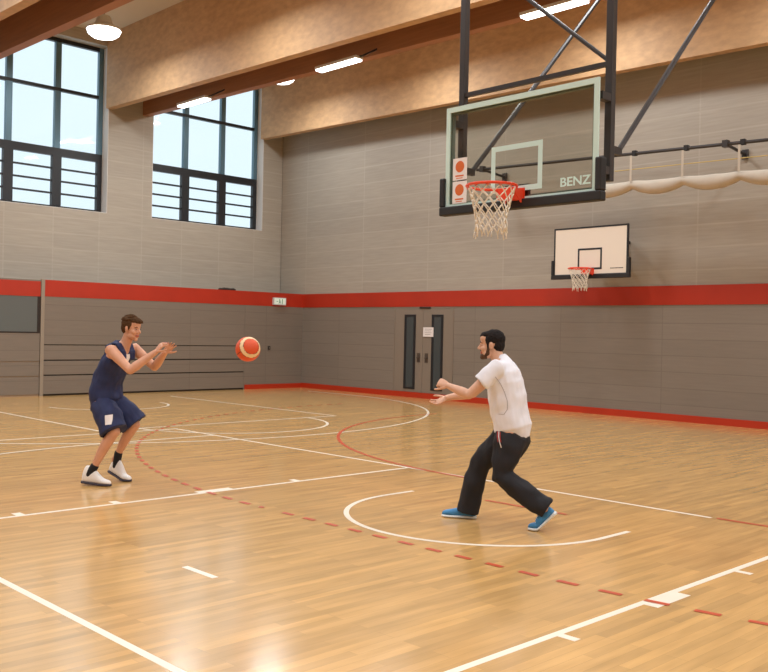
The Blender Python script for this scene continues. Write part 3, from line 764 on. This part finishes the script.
# ---------------- player in white shirt (faces left in the photo)
B = empty('person', (-5.03, 6.51, 0), math.radians(-153.18))
tag(B, 'bearded dark-haired man in white t-shirt and black trousers lunging to receive the ball', 'person')
b = MB()
Ls, Le, Lw = (.115, .180, 1.385), (.350, .240, 1.145), (.560, .155, 1.212)
Rs, Re, Rw = (.155, -.180, 1.380), (.420, -.215, 1.130), (.655, -.150, 1.082)
limb(b, [(.000, 0, .80), (-.008, 0, .88), (.000, 0, .98), (.030, 0, 1.12), (.070, 0, 1.25), (.105, 0, 1.36), (.120, 0, 1.43)],
     [(.115, .085), (.120, .088), (.120, .085), (.140, .095), (.165, .105), (.150, .088), (.080, .065)])
limb(b, [(.115, 0, 1.39), (.140, 0, 1.44), (.170, 0, 1.50), (.185, 0, 1.55)], [.070, .062, .058, .055])
for sh_, el, wr in ((Ls, Le, Lw), (Rs, Re, Rw)):
    limb(b, [lerp((.10, 0, 1.38), sh_, .5), sh_, lerp(sh_, el, .3), lerp(sh_, el, .6), el], [.05, .056, .050, .045, .040])
    limb(b, [el, lerp(el, wr, .25), lerp(el, wr, .6), wr], [.041, .045, .037, .027])
RH, RK, RA = (.020, -.095, .82), (.325, -.125, .500), (.435, -.130, .10)
LH, LK, LA = (.010, .095, .82), (.060, .135, .450), (-.325, .140, .185)
for hp, kn, an in ((RH, RK, RA), (LH, LK, LA)):
    limb(b, [hp, lerp(hp, kn, .5), kn], [.080, .068, .052]); limb(b, [kn, lerp(kn, an, .3), an], [.050, .050, .034])
Mh = head_pieces(b, (.215, 0, 1.580), math.radians(4), math.radians(3), 1.05)
body = b.build('body', [M['skinB'], M['lip']], B); voxel(body, .0055, 3)
join_hands(body, [dict(w0=Lw, d=(.86, -.12, .30), nrm=(.05, -.75, -.45), side=1, curl=(48, 55, 40), spread=3, thumb=35),
                  dict(w0=Rw, d=(.84, .10, -.45), nrm=(.25, .55, .60), side=1, curl=(12, 20, 18), spread=7, thumb=40)])
Mi = Mh.inverted()
for f in body.data.polygons:
    q = Mi @ f.center
    if q.x > .074 and abs(q.y) < .024 and -.074 < q.z < -.052: f.material_index = 1
face_details(B, Mh, brow=M['hairB'])
b = MB()
E((-.026, 0, .048), (.096, .080, .084)); E((-.058, 0, .0), (.056, .072, .072)); E((.020, 0, .082), (.070, .062, .036))
for s in (-1, 1): b.loft([(Mh @ Vector((.020, s*.066, .05)), .024, .010), (Mh @ Vector((.020, s*.069, .014)), .014, .008), (Mh @ Vector((.018, s*.068, -.02)), .009, .007)], u=(1, 0, 0), n=10)
hr = b.build('hair', M['hairB'], B); voxel(hr, .004, 3, .004, 50)
b = MB()
E((.058, 0, -.092), (.036, .040, .028)); E((.074, 0, -.098), (.024, .026, .024)); E((.085, 0, -.0465), (.011, .024, .006))
for s in (-1, 1): b.loft([(Mh @ Vector((.018, s*.066, -.025)), .012, .006), (Mh @ Vector((.022, s*.058, -.07)), .020, .010), (Mh @ Vector((.05, s*.040, -.095)), .022, .014)], u=(1, 0, 0), n=10)
bd_ = b.build('beard', M['beard'], B); voxel(bd_, .004, 2, .003, 60)
# shirt
b = MB()
limb(b, [(.002, 0, .858), (.024, 0, .94), (.044, 0, 1.02), (.060, 0, 1.13), (.078, 0, 1.25), (.096, 0, 1.34), (.108, 0, 1.405), (.122, 0, 1.455)],
     [(.188, .170), (.184, .164), (.184, .164), (.192, .168), (.198, .158), (.188, .134), (.140, .104), (.070, .070)], cap=1, p=2.1)
for sh_, el in ((Ls, Le), (Rs, Re)):
    limb(b, [lerp((.085, 0, 1.37), sh_, .45), sh_, lerp(sh_, el, .25), lerp(sh_, el, .56)], [(.072, .076), (.074, .078), (.074, .078), (.074, .082)], cap=0)
    b.ell(sh_, (.066, .062, .060), 18, 12)
tee = b.build('t_shirt', M['tee'], B); voxel(tee, .0075, 4, .010, 9)
line_on(tee, [(.12, 0, 1.31), (.085, 0, 1.25), (.05, 0, 1.18), (.022, 0, 1.10), (.022, 0, 1.03), (.05, 0, .985), (.10, 0, .985)], (0, -1, 0), .003, M['seam'], 'side_piping', tee)
# trousers
b = MB()
limb(b, [(.005, 0, .90), (-.005, 0, .84), (-.005, 0, .76), (.015, 0, .69)], [(.156, .128), (.168, .142), (.170, .148), (.15, .125)])
limb(b, [(.0, -.08, .80), lerp(RH, RK, .3), lerp(RH, RK, .65), RK, lerp(RK, RA, .35), lerp(RK, RA, .75), (RA[0]-.005, RA[1], .055)], [(.105, .135), (.105, .130), (.098, .112), (.092, .098), (.092, .098), (.092, .098), (.092, .102)], cap=0)
limb(b, [(.0, .08, .80), lerp(LH, LK, .3), lerp(LH, LK, .65), LK, lerp(LK, LA, .35), lerp(LK, LA, .75), (LA[0]-.01, LA[1], .195)], [(.105, .140), (.105, .135), (.098, .118), (.090, .098), (.092, .096), (.088, .090), (.088, .088)], cap=0)
tr = b.build('trousers', M['pants'], B); voxel(tr, .0075, 4, .016, 8)
for k, (x, m_) in enumerate(((.112, 'stripe'), (.098, 'card'), (.086, 'stripe'))):
    line_on(tr, [(x, .0, .83), (x-.005, 0, .79), (x-.018, 0, .745)] + ([(x-.035, 0, .70)] if k == 1 else []), (0, -1, 0), .0045, M[m_], 'side_stripe', tr)
for an, yaw, lift in ((RA, 4, 0), (LA, -2, 46)):
    off = .0 if lift == 0 else -.075
    shoe('shoe', B, (an[0]+off, an[1], 0), math.radians(yaw), lift, M['shoeB'], M['soleW'], .315, .10, 'blue running shoe with white sole', laces=M['soleW'])

# ------------------------------------------------------------------ camera, world, view
cam = bpy.data.cameras.new('camera'); co = bpy.data.objects.new('camera', cam); C.objects.link(co)
F = Vector((-.71649802, .69757877, -.00380021)); R = Vector((.69737092, .71639952, .02110737)); U = R.cross(F)
m3 = Matrix((R, U, -F)).transposed(); m4 = m3.to_4x4(); m4.translation = (0, 0, 1.67)
co.matrix_world = m4
cam.sensor_width = 36; cam.lens = 926.7/768*36; cam.clip_end = 200
S.camera = co
wd = bpy.data.worlds.new('world'); S.world = wd; wd.use_nodes = True
bg = wd.node_tree.nodes['Background']; bg.inputs[0].default_value = (.76, .92, 1.0, 1); bg.inputs[1].default_value = 1.1
S.view_settings.view_transform = 'Standard'; S.view_settings.look = 'None'; S.view_settings.gamma = 1; S.view_settings.exposure = 0
S.view_settings.use_curve_mapping = False
S.cycles.use_denoising = True
S.cycles.max_bounces = 8; S.cycles.diffuse_bounces = 4; S.cycles.transparent_max_bounces = 12
S.cycles.sample_clamp_indirect = 4
